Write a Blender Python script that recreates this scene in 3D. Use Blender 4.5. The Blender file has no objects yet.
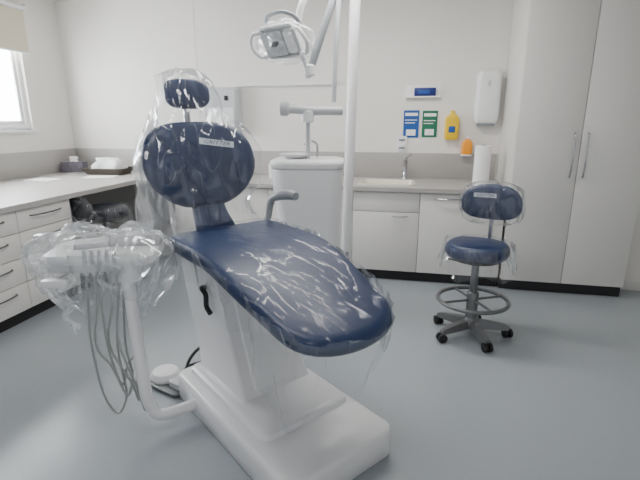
import bpy, bmesh, math, random
from mathutils import Vector, Matrix, noise
random.seed(4)
R=math.radians
COL=bpy.context.scene.collection

def lin(c):
    return tuple(((v/255)/12.92 if v/255<=0.04045 else (((v/255)+0.055)/1.055)**2.4) for v in c)

MATS={}
def M(name,rgb,rough=.5,metal=0.,var=.04,scale=6.,bump=0.,bscale=40.,coat=0.,emis=0.,spec=.5):
    m=bpy.data.materials.new(name); m.use_nodes=True
    nt=m.node_tree; b=nt.nodes['Principled BSDF']
    c=lin(rgb)
    tc=nt.nodes.new('ShaderNodeTexCoord')
    n=nt.nodes.new('ShaderNodeTexNoise'); n.inputs['Scale'].default_value=scale; n.inputs['Detail'].default_value=4
    nt.links.new(tc.outputs['Object'],n.inputs['Vector'])
    mx=nt.nodes.new('ShaderNodeMix'); mx.data_type='RGBA'
    mx.inputs[6].default_value=(*[max(0,v*(1-var)) for v in c],1)
    mx.inputs[7].default_value=(*[min(1,v*(1+var)) for v in c],1)
    nt.links.new(n.outputs['Fac'],mx.inputs[0]); nt.links.new(mx.outputs[2],b.inputs['Base Color'])
    b.inputs['Roughness'].default_value=rough; b.inputs['Metallic'].default_value=metal
    b.inputs['Coat Weight'].default_value=coat; b.inputs['Coat Roughness'].default_value=.12
    b.inputs['Specular IOR Level'].default_value=spec
    if bump>0:
        n2=nt.nodes.new('ShaderNodeTexNoise'); n2.inputs['Scale'].default_value=bscale; n2.inputs['Detail'].default_value=3
        nt.links.new(tc.outputs['Object'],n2.inputs['Vector'])
        bp=nt.nodes.new('ShaderNodeBump'); bp.inputs['Strength'].default_value=bump; bp.inputs['Distance'].default_value=.01
        nt.links.new(n2.outputs['Fac'],bp.inputs['Height']); nt.links.new(bp.outputs['Normal'],b.inputs['Normal'])
    if emis>0:
        b.inputs['Emission Color'].default_value=(*c,1); b.inputs['Emission Strength'].default_value=emis
    MATS[name]=m
    return m

def film_mat(name,base=.07,peak=.26,scale=4.5,diff=.25,rough=.14,stretch=(1,1,.35),bdist=.055,width=.009,fres=.5):
    m=bpy.data.materials.new(name); m.use_nodes=True; nt=m.node_tree
    for n in list(nt.nodes): nt.nodes.remove(n)
    N=nt.nodes.new; LK=nt.links.new
    out=N('ShaderNodeOutputMaterial')
    tr=N('ShaderNodeBsdfTransparent'); tr.inputs['Color'].default_value=(.98,.985,.99,1)
    gl=N('ShaderNodeBsdfGlossy'); gl.inputs['Color'].default_value=(.97,.98,1,1); gl.inputs['Roughness'].default_value=rough
    df=N('ShaderNodeBsdfDiffuse'); df.inputs['Color'].default_value=(.8,.83,.86,1)
    gd=N('ShaderNodeMixShader'); gd.inputs[0].default_value=diff
    LK(gl.outputs[0],gd.inputs[1]); LK(df.outputs[0],gd.inputs[2])
    tc=N('ShaderNodeTexCoord')
    mp=N('ShaderNodeMapping'); mp.inputs['Scale'].default_value=stretch; mp.inputs['Rotation'].default_value=(.2,.15,.3)
    LK(tc.outputs['Object'],mp.inputs['Vector'])
    def ridge(sc,dist,w):
        n=N('ShaderNodeTexNoise'); n.inputs['Scale'].default_value=sc; n.inputs['Detail'].default_value=0; n.inputs['Distortion'].default_value=dist
        LK(mp.outputs['Vector'],n.inputs['Vector'])
        s=N('ShaderNodeMath'); s.operation='SUBTRACT'; s.inputs[1].default_value=.5
        a=N('ShaderNodeMath'); a.operation='ABSOLUTE'
        LK(n.outputs['Fac'],s.inputs[0]); LK(s.outputs[0],a.inputs[0])
        mr=N('ShaderNodeMapRange'); mr.inputs['From Min'].default_value=0; mr.inputs['From Max'].default_value=w
        mr.inputs['To Min'].default_value=1; mr.inputs['To Max'].default_value=0
        LK(a.outputs[0],mr.inputs['Value'])
        return a,mr
    a1,r1=ridge(scale,.2,width)
    a2,r2=ridge(scale*2.1,.2,width*1.3)
    n3=N('ShaderNodeTexNoise'); n3.inputs['Scale'].default_value=scale*1.3; LK(tc.outputs['Object'],n3.inputs['Vector'])
    m3=N('ShaderNodeMapRange'); m3.inputs['From Min'].default_value=.42; m3.inputs['From Max'].default_value=.66
    LK(n3.outputs['Fac'],m3.inputs['Value'])
    mxr=N('ShaderNodeMath'); mxr.operation='MAXIMUM'; LK(r1.outputs[0],mxr.inputs[0]); LK(r2.outputs[0],mxr.inputs[1])
    mu=N('ShaderNodeMath'); mu.operation='MULTIPLY'; LK(mxr.outputs[0],mu.inputs[0]); LK(m3.outputs[0],mu.inputs[1])
    mp2=N('ShaderNodeMath'); mp2.operation='MULTIPLY'; mp2.inputs[1].default_value=peak; LK(mu.outputs[0],mp2.inputs[0])
    fr=N('ShaderNodeFresnel'); fr.inputs['IOR'].default_value=1.35
    ad=N('ShaderNodeMath'); ad.operation='MULTIPLY_ADD'; ad.inputs[1].default_value=fres; ad.inputs[2].default_value=base
    LK(fr.outputs[0],ad.inputs[0])
    ad2=N('ShaderNodeMath'); ad2.operation='ADD'; ad2.use_clamp=True; LK(ad.outputs[0],ad2.inputs[0]); LK(mp2.outputs[0],ad2.inputs[1])
    hs=N('ShaderNodeMath'); hs.operation='MULTIPLY_ADD'; hs.inputs[1].default_value=.4
    LK(a2.outputs[0],hs.inputs[0]); LK(a1.outputs[0],hs.inputs[2])
    bp=N('ShaderNodeBump'); bp.inputs['Strength'].default_value=1; bp.inputs['Distance'].default_value=bdist
    LK(hs.outputs[0],bp.inputs['Height']); LK(bp.outputs['Normal'],gl.inputs['Normal'])
    mx=N('ShaderNodeMixShader')
    LK(ad2.outputs[0],mx.inputs[0]); LK(tr.outputs[0],mx.inputs[1]); LK(gd.outputs[0],mx.inputs[2])
    LK(mx.outputs[0],out.inputs['Surface'])
    return m

wall_m=M('wall_paint',(227,224,219),.6,var=.015,scale=1.5)
ceil_m=M('ceiling_paint',(228,227,222),.8,var=.01)
floor_m=M('vinyl_floor',(150,157,162),.25,var=.06,scale=60,bump=.03,bscale=90)
lam_m=M('white_laminate',(218,216,212),.32,var=.01)
body_m=M('carcass_white',(140,140,138),.6)
top_m=M('worktop_laminate',(170,167,164),.4,var=.06,scale=90)
kick_m=M('kick_black',(24,24,26),.5)
chrome_m=M('chrome',(190,190,195),.18,metal=1,var=.02)
dark_m=M('brushed_handle',(105,105,107),.3,metal=.9)
gmet_m=M('grey_metal',(112,114,116),.35,metal=.6)
vinyl_m=M('blue_vinyl',(9,37,78),.42,var=.06,scale=5,bump=.04,bscale=120,coat=.06)
navy_v=M('dark_navy_vinyl',(6,12,34),.45,var=.06,scale=5)
white_m=M('white_plastic',(228,229,230),.28,var=.01,coat=.2)
enamel_m=M('white_enamel',(226,226,228),.3,var=.01,coat=.15)
grey_m=M('grey_plastic',(126,131,136),.45)
armg_m=M('armrest_grey',(146,150,156),.4)
lgrey_m=M('light_grey_plastic',(186,189,192),.4)
disp_m=M('dispenser_grey',(190,192,197),.35)
hose_m=M('hose_grey',(158,160,158),.45)
black_m=M('black_rubber',(20,20,22),.5)
cream_m=M('sink_ceramic',(232,228,214),.2,var=.01)
blind_m=M('blind_fabric',(206,198,178),.8,var=.04,scale=120,emis=.12)  # faint emission stands in for daylight coming through the backlit fabric
yellow_m=M('yellow_plastic',(228,188,14),.4)
orange_m=M('orange_plastic',(236,150,24),.4)
bsign_m=M('blue_print',(18,78,152),.5)
gsign_m=M('green_print',(26,104,78),.5)
paper_m=M('paper_white',(235,235,235),.7)
navy_m=M('navy_plastic',(22,38,112),.4)
wick_m=M('wicker_dark',(86,78,70),.7,var=.4,scale=60,bump=.5,bscale=90)
tbox_m=M('tissue_box_card',(100,96,106),.6,var=.6,scale=22)
txt_m=M('print_white',(215,222,230),.5,var=0)
txtb_m=M('print_blue',(40,62,110),.5,var=0)
reflector_m=M('lamp_reflector',(225,230,235),.08,metal=.8)
film_m=film_mat('clear_film',rough=.11)
film2_m=film_mat('clear_film_loose',base=.12,peak=.4,scale=6,diff=.25,rough=.1,width=.007)
film4_m=film_mat('clear_film_bunched',base=.17,peak=.38,scale=5.5,diff=.3,rough=.11,stretch=(1,1,.6))
film3_m=film_mat('film_over_pad',base=.0,peak=.16,scale=6.5,diff=.1,rough=.09,stretch=(.5,1,1),bdist=.03,width=.005,fres=.28)
gm=bpy.data.materials.new('window_glass'); gm.use_nodes=True
nt=gm.node_tree
for n in list(nt.nodes): nt.nodes.remove(n)
o=nt.nodes.new('ShaderNodeOutputMaterial'); t=nt.nodes.new('ShaderNodeBsdfTransparent'); g=nt.nodes.new('ShaderNodeBsdfTranslucent')
mx=nt.nodes.new('ShaderNodeMixShader'); mx.inputs[0].default_value=.35  # translucent share added so the pane glows white from the area light outside
nt.links.new(t.outputs[0],mx.inputs[1]); nt.links.new(g.outputs[0],mx.inputs[2]); nt.links.new(mx.outputs[0],o.inputs[0])

# ---------- helpers
def finish(bm,name,mat,parent=None,smooth=True,ang=40,label=None,recalc=True):
    if recalc: bmesh.ops.recalc_face_normals(bm,faces=bm.faces)
    me=bpy.data.meshes.new(name); bm.to_mesh(me); bm.free()
    if smooth:
        for p in me.polygons: p.use_smooth=True
        me.set_sharp_from_angle(angle=R(ang))
    ob=bpy.data.objects.new(name,me); COL.objects.link(ob)
    if mat: me.materials.append(mat)
    if parent: ob.parent=parent
    if label: ob['label']=label
    return ob
def root(name,loc,rz,label,cat,group=None):
    e=bpy.data.objects.new(name,None); e.empty_display_size=.1; COL.objects.link(e)
    e.location=loc; e.rotation_euler=(0,0,rz); e['label']=label; e['category']=cat
    if group: e['group']=group
    return e
def tag(o,label,cat,group=None):
    o['label']=label; o['category']=cat
    if group:o['group']=group
    return o
def bbox(bm,x0,x1,y0,y1,z0,z1,bev=0,seg=2):
    r=bmesh.ops.create_cube(bm,size=1)
    vs=r['verts']
    for v in vs:
        v.co=Vector(((x0+x1)/2+v.co.x*(x1-x0),(y0+y1)/2+v.co.y*(y1-y0),(z0+z1)/2+v.co.z*(z1-z0)))
    if bev>0:
        es=list({e for v in vs for e in v.link_edges})
        bmesh.ops.bevel(bm,geom=es,offset=bev,segments=seg,affect='EDGES',profile=.5)
def box(name,x0,x1,y0,y1,z0,z1,mat,parent=None,bev=.002,label=None,seg=2):
    bm=bmesh.new(); bbox(bm,x0,x1,y0,y1,z0,z1,bev,seg)
    return finish(bm,name,mat,parent,label=label)
def boxes(name,lst,mat,parent=None,bev=.002,label=None):
    bm=bmesh.new()
    for b in lst: bbox(bm,*b,bev)
    return finish(bm,name,mat,parent,label=label)
def catmull(pts,n=8):
    P=[Vector(p) for p in pts]; P=[2*P[0]-P[1]]+P+[2*P[-1]-P[-2]]; out=[]
    for i in range(1,len(P)-2):
        for k in range(n):
            t=k/n;a,b,c,d=P[i-1:i+3]
            out.append(.5*((2*b)+(-a+c)*t+(2*a-5*b+4*c-d)*t*t+(-a+3*b-3*c+d)*t**3))
    out.append(P[-2]); return out
def tube_bm(bm,pts,r,seg=12,rr=None,close=False):
    n=len(pts); rings=[]; up=None
    for i,p in enumerate(pts):
        if close: t=(pts[(i+1)%n]-pts[i-1]).normalized()
        else: t=(pts[min(i+1,n-1)]-pts[max(i-1,0)]).normalized()
        if up is None:
            up=Vector((0,0,1)) if abs(t.z)<.9 else Vector((1,0,0))
            up=(up-t*up.dot(t)).normalized()
        else: up=(up-t*up.dot(t)).normalized()
        s=t.cross(up); q=rr[i] if rr else r
        rings.append([bm.verts.new(p+(up*math.cos(a)+s*math.sin(a))*q) for a in [2*math.pi*k/seg for k in range(seg)]])
    m=n if close else n-1
    for i in range(m):
        A=rings[i];B=rings[(i+1)%n]
        for k in range(seg): bm.faces.new((A[k],A[(k+1)%seg],B[(k+1)%seg],B[k]))
    if not close:
        bm.faces.new(rings[0]); bm.faces.new(rings[-1][::-1])
def tube(name,pts,r,mat,parent=None,seg=12,smoothp=True,n=8,label=None,rr=None):
    bm=bmesh.new(); P=catmull(pts,n) if smoothp else [Vector(p) for p in pts]
    tube_bm(bm,P,r,seg,rr); return finish(bm,name,mat,parent,label=label)
def lathe_bm(bm,prof,c=(0,0,0),seg=32,Mx=None):
    rings=[]
    for r,z in prof:
        ring=[]
        for k in range(seg):
            a=2*math.pi*k/seg; v=Vector((r*math.cos(a),r*math.sin(a),z))
            if Mx: v=Mx@v
            ring.append(bm.verts.new(v+Vector(c)))
        rings.append(ring)
    for A,B in zip(rings,rings[1:]):
        for k in range(seg): bm.faces.new((A[k],A[(k+1)%seg],B[(k+1)%seg],B[k]))
    bm.faces.new(rings[0][::-1]); bm.faces.new(rings[-1])
def lathe(name,prof,mat,parent=None,c=(0,0,0),seg=32,Mx=None,label=None):
    bm=bmesh.new(); lathe_bm(bm,prof,c,seg,Mx); return finish(bm,name,mat,parent,label=label)
def rrect(hx,hy,r,cx=0,cy=0,n=6):
    out=[]
    for qx,qy,a0 in ((1,1,0),(-1,1,90),(-1,-1,180),(1,-1,270)):
        for k in range(n+1):
            a=R(a0+90*k/n); out.append((cx+qx*(hx-r)+r*math.cos(a),cy+qy*(hy-r)+r*math.sin(a)))
    return out
def loft(name,rings,mat,parent=None,label=None,cap=True,deform=None,ang=40):
    bm=bmesh.new(); RR=[]
    for ring in rings:
        RR.append([bm.verts.new(deform(*p) if deform else p) for p in ring])
    n=len(RR[0])
    for A,B in zip(RR,RR[1:]):
        for k in range(n): bm.faces.new((A[k],A[(k+1)%n],B[(k+1)%n],B[k]))
    if cap: bm.faces.new(RR[0][::-1]); bm.faces.new(RR[-1])
    return finish(bm,name,mat,parent,label=label,ang=ang)
def rr_loft(name,secs,mat,parent=None,label=None,ang=40):
    return loft(name,[[(x,y,s[5]) for x,y in rrect(*s[:5])] for s in secs],mat,parent,label,ang=ang)
def cushion(name,outline,th,er,mat,parent=None,deform=None,crown=.01,label=None):
    avg=sum(math.hypot(*p) for p in outline)/len(outline)
    secs=[]
    inner=[.1,.3,.5,.7,.85]
    se=1-er/avg
    for s in inner: secs.append((s*se,-th/2-crown*.3*(1-s*s)))
    for k in range(9):
        ph=-math.pi/2+math.pi*k/8; secs.append((1-er/avg*(1-math.cos(ph)),th/2*math.sin(ph)))
    for s in inner[::-1]: secs.append((s*se,th/2+crown*(1-s*s)))
    return loft(name,[[(x*s,y*s,z) for x,y in outline] for s,z in secs],mat,parent,label,deform=deform,ang=60)
def strip(name,fn,w,h,mat,parent,label=None):
    bm=bmesh.new(); n=10
    V=[[bm.verts.new(Vector(fn(-w/2+w*i/n,y))) for i in range(n+1)] for y in (-h/2,0,h/2)]
    for j in range(2):
        for i in range(n): bm.faces.new((V[j][i],V[j][i+1],V[j+1][i+1],V[j+1][i]))
    return finish(bm,name,mat,parent,label=label)
def superell(a,b,p,n=48,f=None):
    out=[]
    for k in range(n):
        t=2*math.pi*k/n; c,s=math.cos(t),math.sin(t)
        x=a*math.copysign(abs(c)**(2/p),c); y=b*math.copysign(abs(s)**(2/p),s)
        if f: x,y=f(x,y)
        out.append((x,y))
    return out
def nz(p,s=1.,o=0.):
    return noise.noise(Vector(p)*s+Vector((o,o*1.7,o*.3)))
def crease(p,s,o):
    return .5-abs(nz(p,s,o))*1.6
def film(name,rings,mat,parent,amp=.015,fs=6,closed=True,label='crinkled clear protective plastic film',cap=None,vs=.35,fine=.35):
    bm=bmesh.new(); RR=[]
    for ring in rings:
        row=[]
        for p in ring:
            p=Vector(p); q=Vector((p.x,p.y,p.z*vs))
            v=Vector((nz(q,fs,3),nz(q,fs,11),nz(q,fs,23)*.6))*amp+Vector((crease(q,fs*2,5),crease(q,fs*2,7),crease(q,fs*2,9)*.5))*amp*fine
            row.append(bm.verts.new(p+v))
        RR.append(row)
    n=len(RR[0])
    for A,B in zip(RR,RR[1:]):
        for k in range(n if closed else n-1): bm.faces.new((A[k],A[(k+1)%n],B[(k+1)%n],B[k]))
    if cap: bm.faces.new(RR[0][::-1])
    if cap==2: bm.faces.new(RR[-1])
    return finish(bm,name,mat,parent,ang=180,label=label)
def text_mesh(name,body,size,mat,parent,fn,label=None,shear=0):
    cu=bpy.data.curves.new('t','FONT'); cu.body=body; cu.size=size; cu.align_x='CENTER'; cu.align_y='CENTER'; cu.shear=shear
    ob=bpy.data.objects.new('t',cu); COL.objects.link(ob)
    bpy.context.view_layer.update()
    me=bpy.data.meshes.new_from_object(ob.evaluated_get(bpy.context.evaluated_depsgraph_get()))
    bpy.data.objects.remove(ob)
    for v in me.vertices: v.co=Vector(fn(v.co.x,v.co.y))
    me.materials.clear(); me.materials.append(mat)
    o2=bpy.data.objects.new(name,me); COL.objects.link(o2); o2.parent=parent
    if label:o2['label']=label
    return o2
def structure(o): o['kind']='structure'; return o

# ---------- ROOM
XL,YB,XR,ZC=-4.1,4.85,3.2,2.78
YF=-1.2
structure(box('floor',XL-.15,XR+.15,YF,YB+.15,-.05,0,floor_m,bev=0))
structure(box('ceiling',XL-.15,XR+.15,YF,YB+.15,ZC,ZC+.05,ceil_m,bev=0))
structure(box('wall_back',XL-.15,XR+.15,YB,YB+.15,0,ZC,wall_m,bev=0))
wy0,wy1,wz0,wz1=2.6,4.27,1.39,2.5
structure(boxes('wall_left',[(XL-.15,XL,YF,wy0,0,ZC),(XL-.15,XL,wy1,YB,0,ZC),(XL-.15,XL,wy0,wy1,0,wz0),(XL-.15,XL,wy0,wy1,wz1,ZC)],wall_m,bev=0))
structure(box('wall_right',XR,XR+.15,YF,YB,0,ZC,wall_m,bev=0))
structure(box('wall_alcove',1.80,XR,4.34,YB,0,ZC,wall_m,bev=0))
structure(box('baseboard_alcove',1.80,XR,4.322,4.34,0,.09,lam_m))
structure(box('trim_1',-2.43,-2.415,YB-.004,YB,1.865,ZC,wall_m))
structure(box('trim_2',-1.95,-.86,YB-.03,YB,1.84,1.87,white_m))
structure(box('trim_3',XL,.77,YB-.015,YB,.9,1.16,top_m))
structure(box('trim_4',XL,XL+.015,.9,YB-.015,.9,1.16,top_m))
bm=bmesh.new()
for a,b,c,d in ((wy0,wy1,wz0,wz0+.05),(wy0,wy1,wz1-.05,wz1),(wy0,wy0+.05,wz0+.05,wz1-.05),(wy1-.05,wy1,wz0+.05,wz1-.05),(3.4,3.46,wz0+.05,wz1-.05)):
    bbox(bm,XL-.10,XL-.03,a,b,c,d,.004)
for a,b,c,d in ((3.46,wy1-.05,wz0+.05,wz0+.09),(3.46,3.50,wz0+.09,wz1-.05),(wy1-.09,wy1-.05,wz0+.09,wz1-.05)):
    bbox(bm,XL-.085,XL-.045,a,b,c,d,.004)
win=structure(finish(bm,'window_1',white_m))
g=box('window_pane',XL-.072,XL-.066,wy0+.05,wy1-.05,wz0+.05,wz1-.05,gm,win,bev=0)
sill=box('window_sill',XL-.03,XL+.05,wy0-.03,wy1+.03,wz0-.03,wz0,white_m,win)
rb=root('roller_blind',(XL+.05,3.45,2.6),0,'cream fabric roller blind half lowered over the window','blind')
box('blind_fabric',-.002,.002,-.87,.87,-.43,0,blind_m,rb,bev=0)
tube('bottom_bar',[(0,-.87,-.43),(0,.87,-.43)],.012,white_m,rb,smoothp=False)
tube('roller',[(0,-.88,0),(0,.88,0)],.03,white_m,rb,smoothp=False)
box('bracket',-.05,.02,-.9,-.885,-.04,.04,white_m,rb)
box('bracket',-.05,.02,.885,.9,-.04,.04,white_m,rb)

# ---------- CABINETS
def bow(name,p0,p1,out,r,mat,parent):
    p0=Vector(p0);p1=Vector(p1);o=Vector(out);m=(p0+p1)/2
    return tube(name,[p0,p0+o*.55+(p1-p0)*.07,m+o,p1+o*.55-(p1-p0)*.07,p1],r,mat,parent,seg=8,n=6)
def cabinet(name,label,loc,rz,w,dep,ztop,fronts,hmat,group=None,cat='cabinet',top=False):
    e=root(name,loc,rz,label,cat,group)
    t=.018; h=w/2
    Lb=[(-h,-h+t,.02,dep,.1,ztop),(h-t,h,.02,dep,.1,ztop),(-h+t,h-t,.02,dep-.01,.1,.1+t),(-h+t,h-t,dep-.01,dep,.1,ztop)]
    if top: Lb.append((-h+t,h-t,.02,dep-.01,ztop-t,ztop))
    boxes('body',Lb,lam_m if top else body_m,e,bev=0)
    box('kickboard',-h,h,.05,.07,0,.1,kick_m,e,bev=0)
    for f in fronts:
        kind,x0,x1,z0,z1,hd=f
        d=box(kind,x0+.0025,x1-.0025,0,.018,z0+.0025,z1-.0025,lam_m,e,bev=.0015)
        if hd:
            bow('handle',(hd[0],0,hd[1]),(hd[2],0,hd[3]),(0,-.04,0),hd[4],hmat,d)
    return e
def drawers4(w):
    zs=[.1,.31,.50,.69,.855]; h=w/2
    return [('drawer',-h,h,zs[i],zs[i+1],(-.15,zs[i+1]-.06,.15,zs[i+1]-.06,.006)) for i in range(4)]
XF=-2.83
for yc in (2.935,2.405,1.875,1.345):
    cabinet('drawer_cabinet','white laminate four-drawer base cabinet with thin metal bow handles',(XF,yc,0),R(90),.53,.6,.86,drawers4(.53),dark_m,'drawer cabinets under the side worktop')
def hh(x0,x1,z): return (x0,z,x1,z,.005)
cabinet('base_cabinet','white laminate base cabinet with two doors beside the knee space',(-1.9,4.12,0),0,1.0,.7,.86,
   [('door',-.5,0,.1,.855,hh(-.2,-.05,.78)),('door',0,.5,.1,.855,hh(.05,.2,.78))],chrome_m)
cabinet('base_cabinet','white laminate base cabinet with drawer behind the spittoon unit',(-.985,4.12,0),0,.83,.7,.86,
   [('door',-.415,.415,.1,.69,None),('drawer',-.415,.415,.69,.855,None)],chrome_m)
cabinet('sink_cabinet','white laminate base cabinet under the sink, false drawer over door',(-.265,4.12,0),0,.61,.7,.86,
   [('door',-.305,.305,.1,.67,hh(.06,.2,.635)),('drawer',-.305,.305,.67,.855,None)],chrome_m)
cabinet('base_cabinet','white laminate base cabinet with single wide door and bar handle',(.405,4.12,0),0,.73,.7,.86,
   [('door',-.365,.365,.1,.855,hh(-.24,.02,.81))],chrome_m)
cabinet('tall_cabinet','tall white laminate two-door storage cabinet with curved chrome handles',(1.285,4.08,0),0,.99,.765,2.6,
   [('door',-.495,0,.1,2.6,(-.055,1.03,-.055,1.39,.0075)),('door',0,.495,.1,2.6,(.045,1.03,.045,1.39,.0075))],chrome_m,top=True)
tag(box('support_panel',-3.43,-2.86,3.205,3.225,0,.86,lam_m),'white laminate end panel supporting the worktop','panel')

sx0,sx1,sy0,sy1=-.53,-.03,4.24,4.62
z0,z1=.86,.90
wt=boxes('worktop',[(XL+.001,-2.80,1.05,YB-.001,z0,z1),(-2.80,sx0,4.09,YB-.001,z0,z1),(sx1,.768,4.09,YB-.001,z0,z1),(sx0,sx1,4.09,sy0,z0,z1),(sx0,sx1,sy1,YB-.001,z0,z1)],top_m,bev=0)
tag(wt,'speckled grey laminate L-shaped worktop over the base cabinets','worktop')
sk=root('sink',(-.28,4.43,.9),0,'cream inset ceramic sink basin set in the grey worktop','sink')
def ring(hx,hy,r,z): return [(x,y,z) for x,y in rrect(hx,hy,r)]
loft('basin',[ring(.27,.21,.05,.001),ring(.27,.21,.05,.008),ring(.235,.175,.05,.008),ring(.22,.16,.05,-.12),ring(.05,.05,.02,-.13)],cream_m,sk,cap=False)
lathe('drain',[(.025,-.135),(.025,-.127),(.018,-.126)],chrome_m,sk)
tp=root('tap',(-.12,4.73,.9),0,'chrome mixer tap with curved spout behind the sink','tap')
lathe('tap_body',[(.028,0),(.028,.01),(.02,.02),(.02,.16),(.022,.165),(.022,.2),(.012,.21)],chrome_m,tp)
tube('spout',[(0,0,.13),(-.0,-.05,.19),(-.02,-.13,.2),(-.03,-.18,.16)],.011,chrome_m,tp)
tube('lever',[(0,0,.205),(.02,-.02,.23),(.06,-.06,.26)],.007,chrome_m,tp)

# ---------- WALL ITEMS
def wallroot(n,x,z,l,c,g=None): return root(n,(x,YB,z),0,l,c,g)
e=wallroot('paper_towel_dispenser',.63,1.70,'white rounded paper towel dispenser mounted above the worktop','dispenser')
loft('dispenser_cover',[[(x,-.004-0,z) for x,z in rrect(.112,.25,.06)],[(x,-.08,z) for x,z in rrect(.112,.25,.06)],[(x,-.10,z) for x,z in rrect(.10,.235,.06)],[(x,-.11,z) for x,z in rrect(.08,.2,.05)]],white_m,e,ang=70)
loft('dispenser_mouth',[[(x,-.02,z-.255) for x,z in rrect(.08,.012,.008)],[(x,-.09,z-.255) for x,z in rrect(.08,.012,.008)]],grey_m,e)
box('lock_window',-.012,.012,-.113,-.108,.1,.15,lgrey_m,e)
def sign(x,z,w,h,mat,label):
    e=wallroot('wall_notice',x,z,label,'sign','hygiene notices above the sink')
    box('notice_panel',-w/2,w/2,-.006,0,-h/2,h/2,mat,e,bev=0)
    box('notice_header',-w/2+.015,w/2-.015,-.008,-.006,h/2-.055,h/2-.025,paper_m,e,bev=0)
    for k in range(2): box('notice_line',-w/2+.015,w/2-.02-.02*(k%2),-.008,-.006,h/2-.10-k*.028,h/2-.092-k*.028,paper_m,e,bev=0)
    box('notice_picture',-w/2+.03,w/2-.03,-.008,-.006,-h/2+.02,-h/2+.08,paper_m,e,bev=0)
    return e
sign(-.085,1.45,.155,.27,bsign_m,'small blue and white printed notice on the wall')
sign(.10,1.45,.15,.26,gsign_m,'small green and white printed notice on the wall')
e=wallroot('label_holder',.02,1.765,'white wall bracket holding a blue packet above the notices','holder')
boxes('bracket',[(-.17,.17,-.01,0,-.06,.06),(-.17,.17,-.05,-.01,-.06,-.045)],paper_m,e)
box('packet',-.09,.12,-.045,-.011,-.043,.035,navy_m,e,bev=.006)
box('packet_label',-.05,.06,-.047,-.045,-.02,.01,bsign_m,e,bev=0)
e=wallroot('soap_dispenser',.315,1.44,'yellow wall-mounted soap dispenser bottle beside the notices','soap dispenser')
rr=[(.055,.03,-.14),(.068,.035,-.12),(.07,.037,0),(.068,.036,.06),(.05,.03,.09),(.025,.02,.105),(.022,.02,.14)]
loft('bottle',[[(x,y-.045,s[2]) for x,y in rrect(s[0],s[1],min(s[0],s[1])*.6)] for s in rr],yellow_m,e)
box('bottle_label',-.03,.03,-.087,-.082,-.07,-.01,bsign_m,e)
box('wall_bracket',-.05,.05,-.012,0,-.1,.1,white_m,e)
e=wallroot('soap_bottle',.475,1.235,'small orange bottle in a wall bracket above the worktop','bottle')
loft('bottle',[[(x,y-.05,s[2]) for x,y in rrect(s[0],s[1],min(s[0],s[1])*.6)] for s in [(.045,.03,-.08),(.052,.032,-.06),(.052,.032,.03),(.03,.02,.06),(.018,.015,.075)]],orange_m,e)
box('cap',-.018,.018,-.065,-.035,.075,.1,paper_m,e)
box('wall_bracket',-.05,.05,-.085,0,-.095,-.08,white_m,e)
e=wallroot('wall_outlet',-.17,1.25,'white plastic double power outlet above the splashback','power outlet')
box('outlet_plate',-.05,.05,-.012,0,-.08,.08,white_m,e,bev=.004)
box('switch',-.03,.03,-.017,-.012,.03,.05,grey_m,e)
box('switch',-.03,.03,-.017,-.012,-.05,-.03,grey_m,e)
e=wallroot('glove_dispenser',-2.10,1.60,'pale grey boxy dispenser on the wall behind the chair','dispenser')
loft('dispenser_cover',[[(x,0,z) for x,z in rrect(.19,.23,.03)],[(x,-.12,z) for x,z in rrect(.19,.23,.03)],[(x,-.15,z) for x,z in rrect(.165,.205,.03)]],disp_m,e,ang=20)
box('dispenser_panel',-.15,.15,-.156,-.15,-.18,.02,white_m,e,bev=.004)
box('latch',.05,.09,-.165,-.15,.09,.14,black_m,e,bev=.004)

# ---------- WORKTOP ITEMS
e=root('paper_roll',(.585,4.43,.9),0,'upright white paper roll standing on the worktop','paper roll')
lathe('roll',[(.068,0),(.072,.004),(.072,.36),(.068,.364),(.025,.364)],paper_m,e)
lathe('roll_core',[(.02,.30),(.022,.30),(.022,.37),(.018,.37)],grey_m,e)
e=root('tissue_box',(-3.93,4.6,.9),R(12),'patterned grey cardboard tissue box with tissue on the worktop','tissue box')
box('carton',-.13,.13,-.06,.06,0,.12,tbox_m,e,bev=.003)
film('tissue',[[(.05*math.cos(a)*s,.02*math.sin(a)*s,.121+z) for a in [2*math.pi*k/20 for k in range(20)]] for s,z in ((1,0),(.8,.02),(1.1,.04),(.7,.06))],paper_m,e,amp=.01,fs=25,label='white tissue')
e=root('wicker_basket',(-3.42,4.52,.9),R(5),'shallow woven basket of white wipes on the worktop','basket')
loft('basket',[ring(.2,.12,.03,0),ring(.25,.16,.03,.07),ring(.24,.15,.03,.07),ring(.19,.11,.03,.01)],wick_m,e)
film('wipes',[[(.2*math.cos(a)*s,.12*math.sin(a)*s,.03+z) for a in [2*math.pi*k/24 for k in range(24)]] for s,z in ((1,0),(1.05,.05),(.9,.10),(.5,.13),(.05,.13))],paper_m,e,amp=.08,fs=11,label='crumpled white wipes')
for px,py,pr in ((-3.72,3.9,-8),(-3.30,4.22,20)):
    e=root('paper_stack',(px,py,.9),R(pr),'loose white paper sheets lying on the worktop','paper','loose papers on the worktop')
    box('sheet',-.15,.15,-.1,.1,0,.006,paper_m,e,bev=0)
e=root('supply_box',(-1.42,4.55,.9),R(4),'small white cardboard supply box on the worktop','box')
box('carton',-.09,.09,-.06,.06,0,.15,paper_m,e,bev=.003)
box('carton_label',-.06,.06,-.062,-.06,.05,.11,lgrey_m,e,bev=0)

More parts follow.
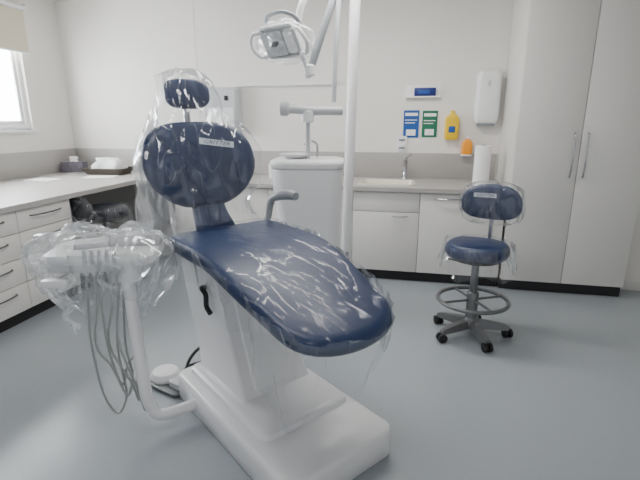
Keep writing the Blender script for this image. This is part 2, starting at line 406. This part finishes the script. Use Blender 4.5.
# ---------- DENTAL CHAIR
O=Vector((-.61,1.93,0)); TH=math.atan2(-.62,.78)
ch=root('dental_chair',O,TH,'blue vinyl dental chair on white base, wrapped in clear plastic film','dental chair')
Minv=(Matrix.Translation(O)@Matrix.Rotation(TH,4,'Z')).inverted()
def L(*p): return Minv@Vector(p)
bx,by=-.005,-.045
base=rr_loft('base',[(.535,.29,.06,bx,by,0),(.545,.30,.065,bx,by,.012),(.545,.30,.065,bx,by,.125),(.540,.295,.06,bx,by,.139),(.525,.28,.055,bx,by,.149),(.39,.25,.05,-.12,-.03,.151),(.385,.245,.05,-.12,-.03,.172),(.365,.225,.045,-.12,-.03,.184)],enamel_m,ch,ang=40)
def quad(x0,x1,hy,z): return [(x,y-.02,z) for x,y in rrect((x1-x0)/2,hy,.018,(x0+x1)/2,0)]
loft('lift_column',[quad(-.48,-.00,.20,.182),quad(-.50,-.05,.195,.27),quad(-.64,-.235,.205,.74),quad(-.66,-.12,.22,.79)],enamel_m,ch,ang=20)
loft('column_cover',[[(x+cx,y-.02,z) for x,y in rrect(.012,.13,.008)] for cx,z in ((-.022,.21),(-.045,.27),(-.205,.68))],white_m,ch)
SX,SY=-.095,-.02
rr_loft('seat_frame',[(.36,.19,.05,-.22,0,.76),(.42,.23,.06,-.18,0,.79),(.42,.23,.06,-.18,0,.82)],lgrey_m,ch)
tube('release_lever',[(-.35,-.20,.66),(-.32,-.25,.68),(-.27,-.255,.66),(-.27,-.255,.6),(-.23,-.255,.575)],.013,black_m,ch,seg=8,label='black release lever')
def sm(t): t=max(0,min(1,t)); return t*t*(3-2*t)
def ztop(x): return .925-.235*sm((x+.12)/1.0) - .008*math.sin(math.pi*max(0,min(1,(x+.42)/.5)))
TS=.078
def hw(x):
    return .322-.05*sm((x-.1)/.55)
def seat_out():
    x0,x1=-.46,.70; n=30
    def prof(x):
        r1=.10;r2=.20
        w=hw(x)
        if x<x0+r1:
            d=(x0+r1-x)/r1; w-=r1*(1-math.sqrt(max(0,1-d*d)))
        if x>x1-r2:
            d=(x-(x1-r2))/r2; w=w*math.sqrt(max(0,1-d**2.5))
        return w
    xs=[x0+(x1-x0)*(.5-.5*math.cos(math.pi*k/n)) for k in range(n+1)]
    up=[(x,prof(x)) for x in xs]; dn=[(x,-prof(x)) for x in xs[::-1]]
    return (up+dn[(1 if dn[0][1]>-1e-6 else 0):])[::-1]
SO=seat_out(); CX=.12
SOc=[(x-CX,y) for x,y in SO]
def sd(x,y,z):
    x+=CX
    return (x+SX,y+SY,ztop(x)-TS/2+z+.15*max(0,abs(y)-.12)**2)
seat=cushion('seat',SOc,TS,.042,vinyl_m,ch,sd,crown=.004,label='long blue vinyl seat and leg rest cushion')
BC=Vector((-.68,-.05,1.25)); bt=R(14)
def bd(u,v,w,C=BC,t=bt,k=.35):
    w=w+k*u*u
    return C+Vector((0,1,0))*u+Vector((-math.sin(t),0,math.cos(t)))*v+Vector((math.cos(t),0,math.sin(t)))*w
def bshape(x,y):
    k=1-.08*max(0,y/.23)**1.5-.28*max(0,-y/.23)**1.5
    return x*k,y
backr=cushion('backrest',superell(.325,.235,3.0,56,bshape),.09,.045,vinyl_m,ch,lambda u,v,w:bd(u,v,w),crown=.015,label='rounded blue vinyl backrest cushion')
ca,sa=math.cos(R(-9)),math.sin(R(-9))
def bl(off): return lambda x,y: bd(x*ca-y*sa+.09,x*sa+y*ca+.105,.045+off)
strip('brand_label',bl(.0135),.20,.034,txt_m,backr,'pale printed label strip')
text_mesh('logo_text','GRITTER',.03,txtb_m,backr,lambda x,y: bl(.0150)(x*1.3,y),shear=.3,label='dark blue printed lettering')
loft('backrest_shell',[[bd(x*s,y*s,-.045-d) for x,y in superell(.26,.19,2.5,40)] for s,d in ((1.05,0),(1,.03),(.7,.045))],lgrey_m,ch)
loft('backrest_bracket',[[(cx+x,-.04+y,z) for x,y in rrect(.035,hy,.02)] for cx,hy,z in ((-.52,.12,.80),(-.55,.11,.92),(-.61,.095,.99),(-.65,.085,1.07),(-.70,.07,1.15))],vinyl_m,ch,label='blue bracket joining seat and backrest')
HC=Vector((-.785,-.055,1.625))
def hd(u,v,w): return bd(u,v,w,HC,R(10),.9)
head=cushion('headrest',superell(.128,.08,3.0,40),.07,.035,vinyl_m,ch,hd,crown=.01,label='small blue vinyl headrest cushion')
tube('headrest_post',[(-.80,-.055,1.60),(-.80,-.055,1.52),(-.775,-.055,1.42),(-.755,-.05,1.35)],.018,chrome_m,ch,label='chrome post')
arm=tube('armrest',[(-.59,.10,.86),(-.57,.26,.88),(-.56,.305,.93),(-.55,.315,1.00),(-.52,.32,1.045),(-.43,.325,1.07),(-.32,.33,1.078)],.021,armg_m,ch,label='short curved light grey armrest')
P=catmull([(-.52,.32,1.045),(-.45,.327,1.07),(-.37,.33,1.082),(-.31,.33,1.08)],6)
bm=bmesh.new(); tube_bm(bm,P,.03,14,[.019+.011*math.sin(math.pi*min(1,(i+1)/(len(P)))*.9) for i in range(len(P))]); finish(bm,'armrest_pad',armg_m,arm)
tube('delivery_arm',[L(*p) for p in [(-1.0,1.90,.08),(-1.08,1.81,.075),(-1.17,1.71,.09),(-1.21,1.69,.17),(-1.235,1.70,.3),(-1.31,1.775,.72),(-1.33,1.79,.80)]],.029,enamel_m,ch,seg=18,label='white enamelled curved support tube')
TX=.07
def boxL(name,c,hx,hy,hz,rz,mat,parent,bev=.01,r=.03):
    m=Matrix.Translation(Vector(c))@Matrix.Rotation(rz,4,'Z')
    rings=[]
    for s,z in ((.94,-hz),(1,-hz*.5),(1,hz*.5),(.94,hz)):
        rings.append([(Minv@(m@Vector((x*s,y*s,z)))) for x,y in rrect(hx,hy,r)])
    return loft(name,rings,mat,parent)
tray=boxL('instrument_tray',(-1.53+TX,1.84,.865),.25,.16,.03,R(20),white_m,ch,r=.05)
boxL('tray_knuckle',(-1.34,1.80,.80),.07,.06,.05,R(20),white_m,tray)
boxL('tray_handle',(-1.63+TX,1.61,.78),.06,.022,.016,R(15),white_m,tray,r=.015)
boxL('control_head',(-1.42+TX,1.93,.915),.12,.06,.03,R(20),lgrey_m,tray)
boxL('control_panel',(-1.60+TX,1.84,.905),.08,.06,.015,R(35),lgrey_m,tray,r=.02)
boxL('instrument_holder',(-1.53+TX,1.70,.835),.16,.03,.018,R(20),lgrey_m,tray,r=.01)
for i in range(5):
    t=i/4
    j=[0,.3,-.2,.4,.1][i]
    x0=-1.52+TX+.12*t; y0=1.68+.045*t
    zb=.07+.05*((i*7)%4)
    tube('instrument_hose',[L(*p) for p in [(x0,y0,.82),(x0-.01+.03*j,y0-.01,.66),(x0-.02-.05*j,y0-.01,.45),(x0-.0+.01*i+.05*j,y0-.0,zb+.12),(x0+.05,y0+.02+.05*j,zb),(x0+.09-.03*i*.5,y0+.05,zb+.10),(-1.40+.03*((i*3)%5),1.76+.01*i,.42),(-1.37+.01*i,1.80,.78)]],.0058,hose_m,ch,seg=8,label='thin pale grey instrument hose')
    lathe('instrument_handpiece',[(.006,-.05),(.011,-.04),(.012,.02),(.009,.05),(.006,.07)],lgrey_m,tray,c=L(x0,y0,.85),seg=12)
# films
def bag_ring(C,hw_,dp,z,n=120):
    r=[]
    for k in range(n):
        a=2*math.pi*k/n
        r.append(C+Vector((dp*math.cos(a),hw_*math.sin(a),z))+Vector((.35*(hw_*math.sin(a))**2,0,0)))
    return r
secs=[(1.745,.05,.03),(1.735,.10,.05),(1.70,.16,.08),(1.62,.175,.09),(1.54,.18,.09),(1.48,.215,.10),(1.43,.27,.11),(1.37,.32,.11),(1.30,.345,.11),(1.22,.35,.11),(1.14,.335,.11),(1.08,.31,.12),(1.02,.29,.12),(.95,.30,.12)]
rings=[]
for i in range((len(secs)-1)*6+1):
    j=min(i//6,len(secs)-2); f=i/6-j
    z,w,d=[secs[j][q]*(1-f)+secs[j+1][q]*f for q in range(3)]
    cx=-.68-(z-1.25)*math.tan(bt)
    rings.append(bag_ring(Vector((cx+.0,-.055-.02*sm((1.2-z)*4),0)),w+.01,d,z))
film('plastic_cover',rings,film_m,ch,amp=.05,fs=6,cap=1,fine=.5)
fl=[]
for i in range(60):
    t=i/59; row=[]
    for k in range(36):
        s=k/35; wd=.05+.14*t**.7
        row.append((-.74+.07*math.sin(s*9)*(.4+t)+.10*t,-.22-.05*sm(t*2)-wd*s,1.60-.76*t+.05*s*math.sin(s*5)))
    fl.append(row)
film('plastic_cover',fl,film2_m,ch,amp=.055,fs=6,closed=False,vs=.25,fine=.5)
def densify(o,m=3):
    out=[]
    for i,(x,y) in enumerate(o):
        x2,y2=o[(i+1)%len(o)]
        for k in range(m): out.append((x+(x2-x)*k/m,y+(y2-y)*k/m))
    return out
SD=densify(SOc,3)
rings=[]
for s in (.02,.08,.15,.22,.3,.38,.46,.54,.62,.7,.78,.86,.92,.97):
    rings.append([Vector(sd(x*s,y*s,TS/2+.012+.004*(1-s))) for x,y in SD])
def drop(x,y):
    return .15+ (.30*math.exp(-((x-.50)/.13)**2) if y<0.05 else .02) + .03*math.sin(x*13+y*5)+.02*math.sin(x*37)
nt_=len(rings)
for q in range(30):
    t=q/29; row=[]
    for x,y in SD:
        p=Vector(sd(x,y,0)); n=Vector((x,y,0)).normalized()
        row.append(p+n*(.014+.045*t*math.sin((x*1.3+y)*20)*.6-.03*t)+Vector((0,0,.035-(drop(x+CX,y)+.03)*t)))
    rings.append(row)
film('plastic_cover',rings[:nt_+1],film3_m,ch,amp=.006,fs=10,vs=1,fine=.8)
film('plastic_cover',rings[nt_:],film2_m,ch,amp=.03,fs=8,vs=.3,fine=.6)
TC=Vector((-1.54+TX,1.83,0))
m=Matrix.Rotation(R(20),4,'Z')
rings=[]
bs=[(.97,.05),(.97,.4),(.965,.65),(.945,.87),(.91,1.0),(.87,1.04),(.82,1.04),(.77,1.0),(.72,.92),(.66,.78),(.57,.58)]
for i in range((len(bs)-1)*5+1):
    j=min(i//5,len(bs)-2); f=i/5-j
    z=bs[j][0]*(1-f)+bs[j+1][0]*f; s=bs[j][1]*(1-f)+bs[j+1][1]*f
    row=[]
    for k in range(180):
        a=2*math.pi*k/180; c,sn=math.cos(a),math.sin(a)
        x=.31*math.copysign(abs(c)**.7,c)*s; y=.21*math.copysign(abs(sn)**.7,sn)*s
        zz=z-(.06*nz((c*2,sn*2,i*.04),1.5,2)+.05*math.sin(a*5))*(i/50)
        row.append(Minv@(TC+(m@Vector((x,y,0)))+Vector((0,0,zz-.0))))
    rings.append(row)
film('plastic_cover',rings,film4_m,ch,amp=.06,fs=7,vs=.6,fine=.55)
fl=[]
for i in range(36):
    t=i/35; row=[]
    for k in range(30):
        s=k/29
        row.append(Minv@Vector((-1.36+.16*s,1.95+.10*s,.95-.24*t+.04*math.sin(s*6+t*3))))
    fl.append(row)
film('plastic_cover',fl,film_m,ch,amp=.05,fs=6,closed=False,vs=.3)

# foot pedal
fp=root('foot_pedal',(-1.345,2.10,0),R(-20),'white and grey foot control pedal with black loop on floor','foot pedal')
rr_loft('pedal_base',[(.14,.095,.04,.02,0,0),(.145,.10,.04,.02,0,.008),(.145,.10,.04,.02,0,.022),(.13,.09,.035,.02,0,.028)],gmet_m,fp)
lathe('pedal_cap',[(.085,.028),(.088,.045),(.07,.07),(.02,.08)],enamel_m,fp,c=(-.04,0,0))
rr_loft('pedal_toe',[(.05,.06,.02,.10,0,.028),(.05,.06,.02,.10,0,.06),(.035,.045,.015,.10,0,.07)],lgrey_m,fp)
tube('cable',[(.0,.09,.02),(-.04,.18,.012),(.02,.27,.01),(.12,.26,.01),(.18,.18,.01),(.22,.14,.02)],.008,black_m,fp,seg=8)
bm=bmesh.new()
pts=[Vector((.09+.08*math.cos(a),.16+.09*math.sin(a),.10+.06*math.sin(a))) for a in [2*math.pi*k/28 for k in range(28)]]
tube_bm(bm,pts,.010,8,close=True); finish(bm,'carry_loop',black_m,fp)

# ---------- SPITTOON UNIT
sp=root('spittoon_unit',(-.82,3.40,0),R(8),'white floor-standing spittoon unit with rounded basin top','dental unit')
rr_loft('unit_body',[(.20,.18,.07,.03,0,0),(.21,.19,.08,.03,0,.05),(.225,.19,.09,.02,0,.5),(.24,.195,.10,.01,0,.75),(.255,.20,.10,0,0,.95),(.265,.208,.10,0,0,1.12),(.262,.206,.10,0,0,1.135)],enamel_m,sp,ang=60)
rr_loft('unit_top',[(.262,.206,.10,0,0,1.137),(.275,.215,.11,0,0,1.15),(.28,.218,.11,0,0,1.175),(.273,.212,.11,0,0,1.198),(.24,.18,.10,0,0,1.208)],white_m,sp,ang=60)
lathe('spittoon_bowl',[(.05,1.20),(.08,1.215),(.115,1.236),(.12,1.243),(.11,1.243),(.07,1.228),(.03,1.22)],enamel_m,sp,c=(-.10,-.03,0))
tube('water_spout',[(.06,.08,1.2),(.06,.08,1.30),(.02,.05,1.33),(-.03,.02,1.31)],.009,chrome_m,sp)
tube('arm_post',[(.0,-.05,1.19),(.0,-.05,1.5)],.018,lgrey_m,sp,smoothp=False)
tube('instrument_arm',[(-.14,-.12,1.565),(-.08,-.09,1.565),(.02,-.05,1.555),(.12,-.01,1.555),(.25,.04,1.555)],.032,lgrey_m,sp,label='pale grey horizontal holder arm')
lathe('arm_end',[(.035,-.035),(.05,-.025),(.05,.025),(.035,.035)],lgrey_m,sp,c=(-.16,-.125,1.567),Mx=Matrix.Rotation(R(90),4,'Y'))
lathe('arm_joint',[(.035,-.05),(.048,-.04),(.048,.03),(.035,.04)],white_m,sp,c=(.0,-.05,1.52))

# ---------- OPERATING LAMP
PX,PY=-.585,3.78
ol=root('operating_lamp',(PX,PY,0),0,'white operating lamp wrapped in plastic hanging from tall white pole','lamp')
lean=.06
tube('pole',[(0,0,0),(lean*.5,0,1.35),(lean,0,ZC-.01)],.042,enamel_m,ol,seg=24,n=4,label='tall white enamelled pole')
lathe('floor_flange',[(.09,0),(.09,.012),(.05,.02)],enamel_m,ol)
def W(*p): return Vector((p[0]-PX,p[1]-PY,p[2]))
tube('support_tube',[W(-.61,3.6,ZC-.06),W(-.625,3.52,2.2),W(-.64,3.47,1.62)],.019,lgrey_m,ol,n=4,label='thin grey vertical tube')
tube('boom_arm',[W(-.58,3.70,2.62),W(-.66,3.55,2.34),W(-.80,3.42,1.86)],.028,grey_m,ol,n=4,label='grey sprung boom arm')
tube('pole_collar',[W(-.66,3.76,2.64),W(-.46,3.78,2.64)],.055,white_m,ol,smoothp=False)
lathe('boom_joint',[(.03,-.04),(.042,-.03),(.042,.03),(.03,.04)],white_m,ol,c=W(-.81,3.41,1.84))
tube('boom_wrist',[W(-.80,3.42,1.88),W(-.82,3.40,1.80),W(-.84,3.39,1.90),W(-.87,3.38,1.99)],.022,white_m,ol)
tube('hanger_arm',[W(-.57,3.74,2.66),W(-.75,3.5,2.45),W(-.84,3.38,2.30),W(-.88,3.36,2.17)],.024,white_m,ol)
HM=Matrix.Translation(W(-.99,3.33,2.035))@Matrix.Rotation(R(-24),4,'Z')@Matrix.Rotation(R(34),4,'X')@Matrix.Scale(.92,4)
def hl(ringpts): return [HM@Vector(p) for p in ringpts]
def rr3(hx,hz,r,y,cx=0): return [(x+cx,y,z) for x,z in rrect(hx,hz,r)]
lh=loft('lamp_head',[hl(rr3(.10,.06,.03,.13)),hl(rr3(.15,.10,.035,.09)),hl(rr3(.175,.125,.04,.02)),hl(rr3(.18,.13,.04,-.03)),hl(rr3(.165,.115,.035,-.035)),hl(rr3(.155,.105,.03,0.01)),],white_m,ol,ang=25)
loft('reflector',[hl(rr3(.105,.095,.03,-.05,-.045)),hl(rr3(.10,.09,.03,-.015,-.045)),hl(rr3(.08,.07,.03,.0,-.045)),hl(rr3(.03,.03,.02,.012,-.045))],reflector_m,lh,ang=25)
loft('bulb_housing',[hl([(x+.11,.0,z) for x,z in rrect(.042,.09,.012)]),hl([(x+.11,-.055,z) for x,z in rrect(.036,.082,.012)])],white_m,lh)
lathe('bulb',[(.012,-.03),(.016,-.025),(.016,.025),(.012,.03)],dark_m,lh,Mx=HM@Matrix.Translation((-.045,-.06,0))@Matrix.Rotation(R(90),4,'Y'),seg=16)
for s in (-1,1):
    tube('lamp_handle',[HM@Vector(p) for p in ((s*.15,-.02,.09),(s*.23,-.05,.09),(s*.275,-.06,0),(s*.23,-.05,-.09),(s*.15,-.02,-.09))],.014,white_m,lh)
tube('lamp_yoke',[HM@Vector(p) for p in ((-.16,.07,.10),(-.1,.06,.17),(.05,.05,.19),(.15,.05,.15),(.18,.06,.08))],.014,grey_m,lh)
rings=[]
for i in range(30):
    t=i/29; s=.4+.6*math.sin(math.pi*min(1,.15+t*.8))
    rings.append([HM@Vector((.27*s*math.cos(a),-.10+.26*t-.0,.17*s*math.sin(a)-.02)) for a in [2*math.pi*k/90 for k in range(90)]])
film('plastic_cover',rings,film_m,ol,amp=.03,fs=8,cap=1)

# ---------- STOOLS
def stool(loc,rz,label,sz,bz,vin,bh=.125,ringm=True):
    e=root('clinic_stool',loc,rz,label,'stool','wheeled clinic stools')
    cushion('seat',superell(.21,.195,2.4,44),.10,.042,vin,e,lambda x,y,z:(x,y,sz+z),crown=.008,label='round vinyl seat')
    lathe('seat_plate',[(.10,sz-.078),(.16,sz-.068),(.17,sz-.052)],black_m,e)
    def bk(u,v,w):
        return (.03+u,.235-.9*u*u-w+.05*v,bz+v)
    b=cushion('backrest',superell(.205,bh,2.8,44,lambda x,y:(x*(1-.18*max(0,y/bh)**1.5),y)),.06,.03,vin,e,bk,crown=.012,label='rounded vinyl back cushion')
    if ringm:
        strip('brand_label',lambda x,y:bk(x-.045,y+.05,.0415),.15,.03,txt_m,b,'pale printed label strip')
        text_mesh('logo_text','GRITTER',.024,txtb_m,b,lambda x,y:bk(x*1.25-.045,y+.05,.0435),shear=.3,label='dark blue printed lettering')
    tube('back_post',[(.02,.05,sz-.07),(.025,.2,sz-.07),(.03,.27,sz+.0),(.03,.275,bz)],.016,chrome_m,e,label='chrome bent post')
    tube('height_lever',[(0,0,sz-.09),(-.12,-.03,sz-.09),(-.19,-.04,sz-.08)],.006,black_m,e)
    lathe('gas_column',[(.04,.09),(.04,.32),(.034,.33),(.026,.335),(.026,sz-.073),(.055,sz-.068)],gmet_m,e)
    if ringm:
        bm=bmesh.new(); zr=.27
        tube_bm(bm,[Vector((.235*math.cos(a),.235*math.sin(a),zr)) for a in [2*math.pi*k/48 for k in range(48)]],.014,10,close=True)
        for k in range(4):
            a=R(45+90*k); tube_bm(bm,[Vector((.035*math.cos(a),.035*math.sin(a),zr+.0)),Vector((.235*math.cos(a),.235*math.sin(a),zr))],.009,8)
        finish(bm,'foot_ring',gmet_m,e,label='grey metal foot ring')
    lathe('base_hub',[(.05,.06),(.055,.07),(.055,.12),(.04,.14)],gmet_m,e)
    for k in range(5):
        a=R(20+72*k); d=Vector((math.cos(a),math.sin(a),0)); s=Vector((-d.y,d.x,0))
        rings=[]
        for r_,hw_,zt,zb in ((.03,.034,.125,.065),(.12,.030,.115,.062),(.22,.024,.098,.06),(.26,.02,.088,.06)):
            rings.append([d*r_+s*hw_+Vector((0,0,zb)),d*r_+s*hw_*.7+Vector((0,0,zt)),d*r_-s*hw_*.7+Vector((0,0,zt)),d*r_-s*hw_+Vector((0,0,zb))])
        lg=loft('base_leg',rings,gmet_m,e)
        b=R(40+90*k); ax=Vector((math.cos(b),math.sin(b),0)); c=d*.255
        bm=bmesh.new()
        for q in (-1,1):
            mx=ax.to_track_quat('Z','Y').to_matrix().to_4x4()
            lathe_bm(bm,[(.022,-.012),(.032,-.009),(.032,.009),(.022,.012)],c=c+ax*q*.018+Vector((0,0,.0325)),seg=18,Mx=mx)
        tube_bm(bm,[c+Vector((0,0,.03)),c+Vector((0,0,.068))],.010,8)
        finish(bm,'castor',black_m,lg,label='black twin-wheel castor')
    out=superell(.21,.195,2.3,160)
    rings=[[(x*s,y*s,sz+.066) for x,y in out] for s in (.05,.25,.45,.65,.85)]
    film('plastic_cover',rings+[[(x*1.03,y*1.03,sz+.05) for x,y in out]],film3_m,e,amp=.012,fs=9,fine=.6)
    rings=[]
    for t in [i/19 for i in range(20)]:
        rings.append([(x*(1.03+.20*t+.06*t*math.sin(k*.35)),y*(1.03+.20*t+.06*t*math.sin(k*.35)),sz+.05-.19*t+.025*t*math.sin(k*.26)) for k,(x,y) in enumerate(out)])
    film('plastic_cover',rings,film_m,e,amp=.03,fs=9,fine=.6)
    rings=[]
    for i in range(26):
        t=i/25; v=bh+.02-(2*bh+.06)*t; s=math.sqrt(max(.05,1-abs(2*t-1)**4))*.225
        rings.append([bk(s*math.cos(a),v,.07*math.sin(a)) for a in [2*math.pi*k/100 for k in range(100)]])
    film('plastic_cover',rings,film_m,e,amp=.025,fs=9,cap=1,fine=.7)
    return e
stool((.43,3.11,0),R(-18),'blue film-wrapped wheeled stool with grey metal foot ring',.635,.93,vinyl_m)
stool((-2.77,3.54,0),R(150),'dark navy wheeled stool in film tucked beside worktop',.68,.745,navy_v,.085,False)

# ---------- LIGHTS
def area(loc,rot,sx,sy,p,col=(1,1,1)):
    l=bpy.data.lights.new('area','AREA'); l.shape='RECTANGLE'; l.size=sx; l.size_y=sy; l.energy=p; l.color=col
    o=bpy.data.objects.new('area_light',l); COL.objects.link(o); o.location=loc; o.rotation_euler=rot; return o
area((-.6,1.6,ZC-.03),(0,0,0),1.2,.3,20,(1,.97,.94))
area((-.6,3.4,ZC-.03),(0,0,0),1.4,.3,44,(1,.97,.93))
area((XL-.35,3.9,1.9),(0,R(-90),0),1.6,3.0,560,(.94,.97,1))
w=bpy.data.worlds.new('World'); bpy.context.scene.world=w; w.use_nodes=True
bg=w.node_tree.nodes['Background']; bg.inputs['Color'].default_value=(.94,.97,1,1); bg.inputs['Strength'].default_value=.85

# ---------- CAMERA
cam=bpy.data.cameras.new('cam'); cam.sensor_width=36; cam.lens=25.31
co=bpy.data.objects.new('camera',cam); COL.objects.link(co)
co.location=(0,0,1.487); co.rotation_euler=(R(90-14.9),0,R(12.1))
bpy.context.scene.camera=co
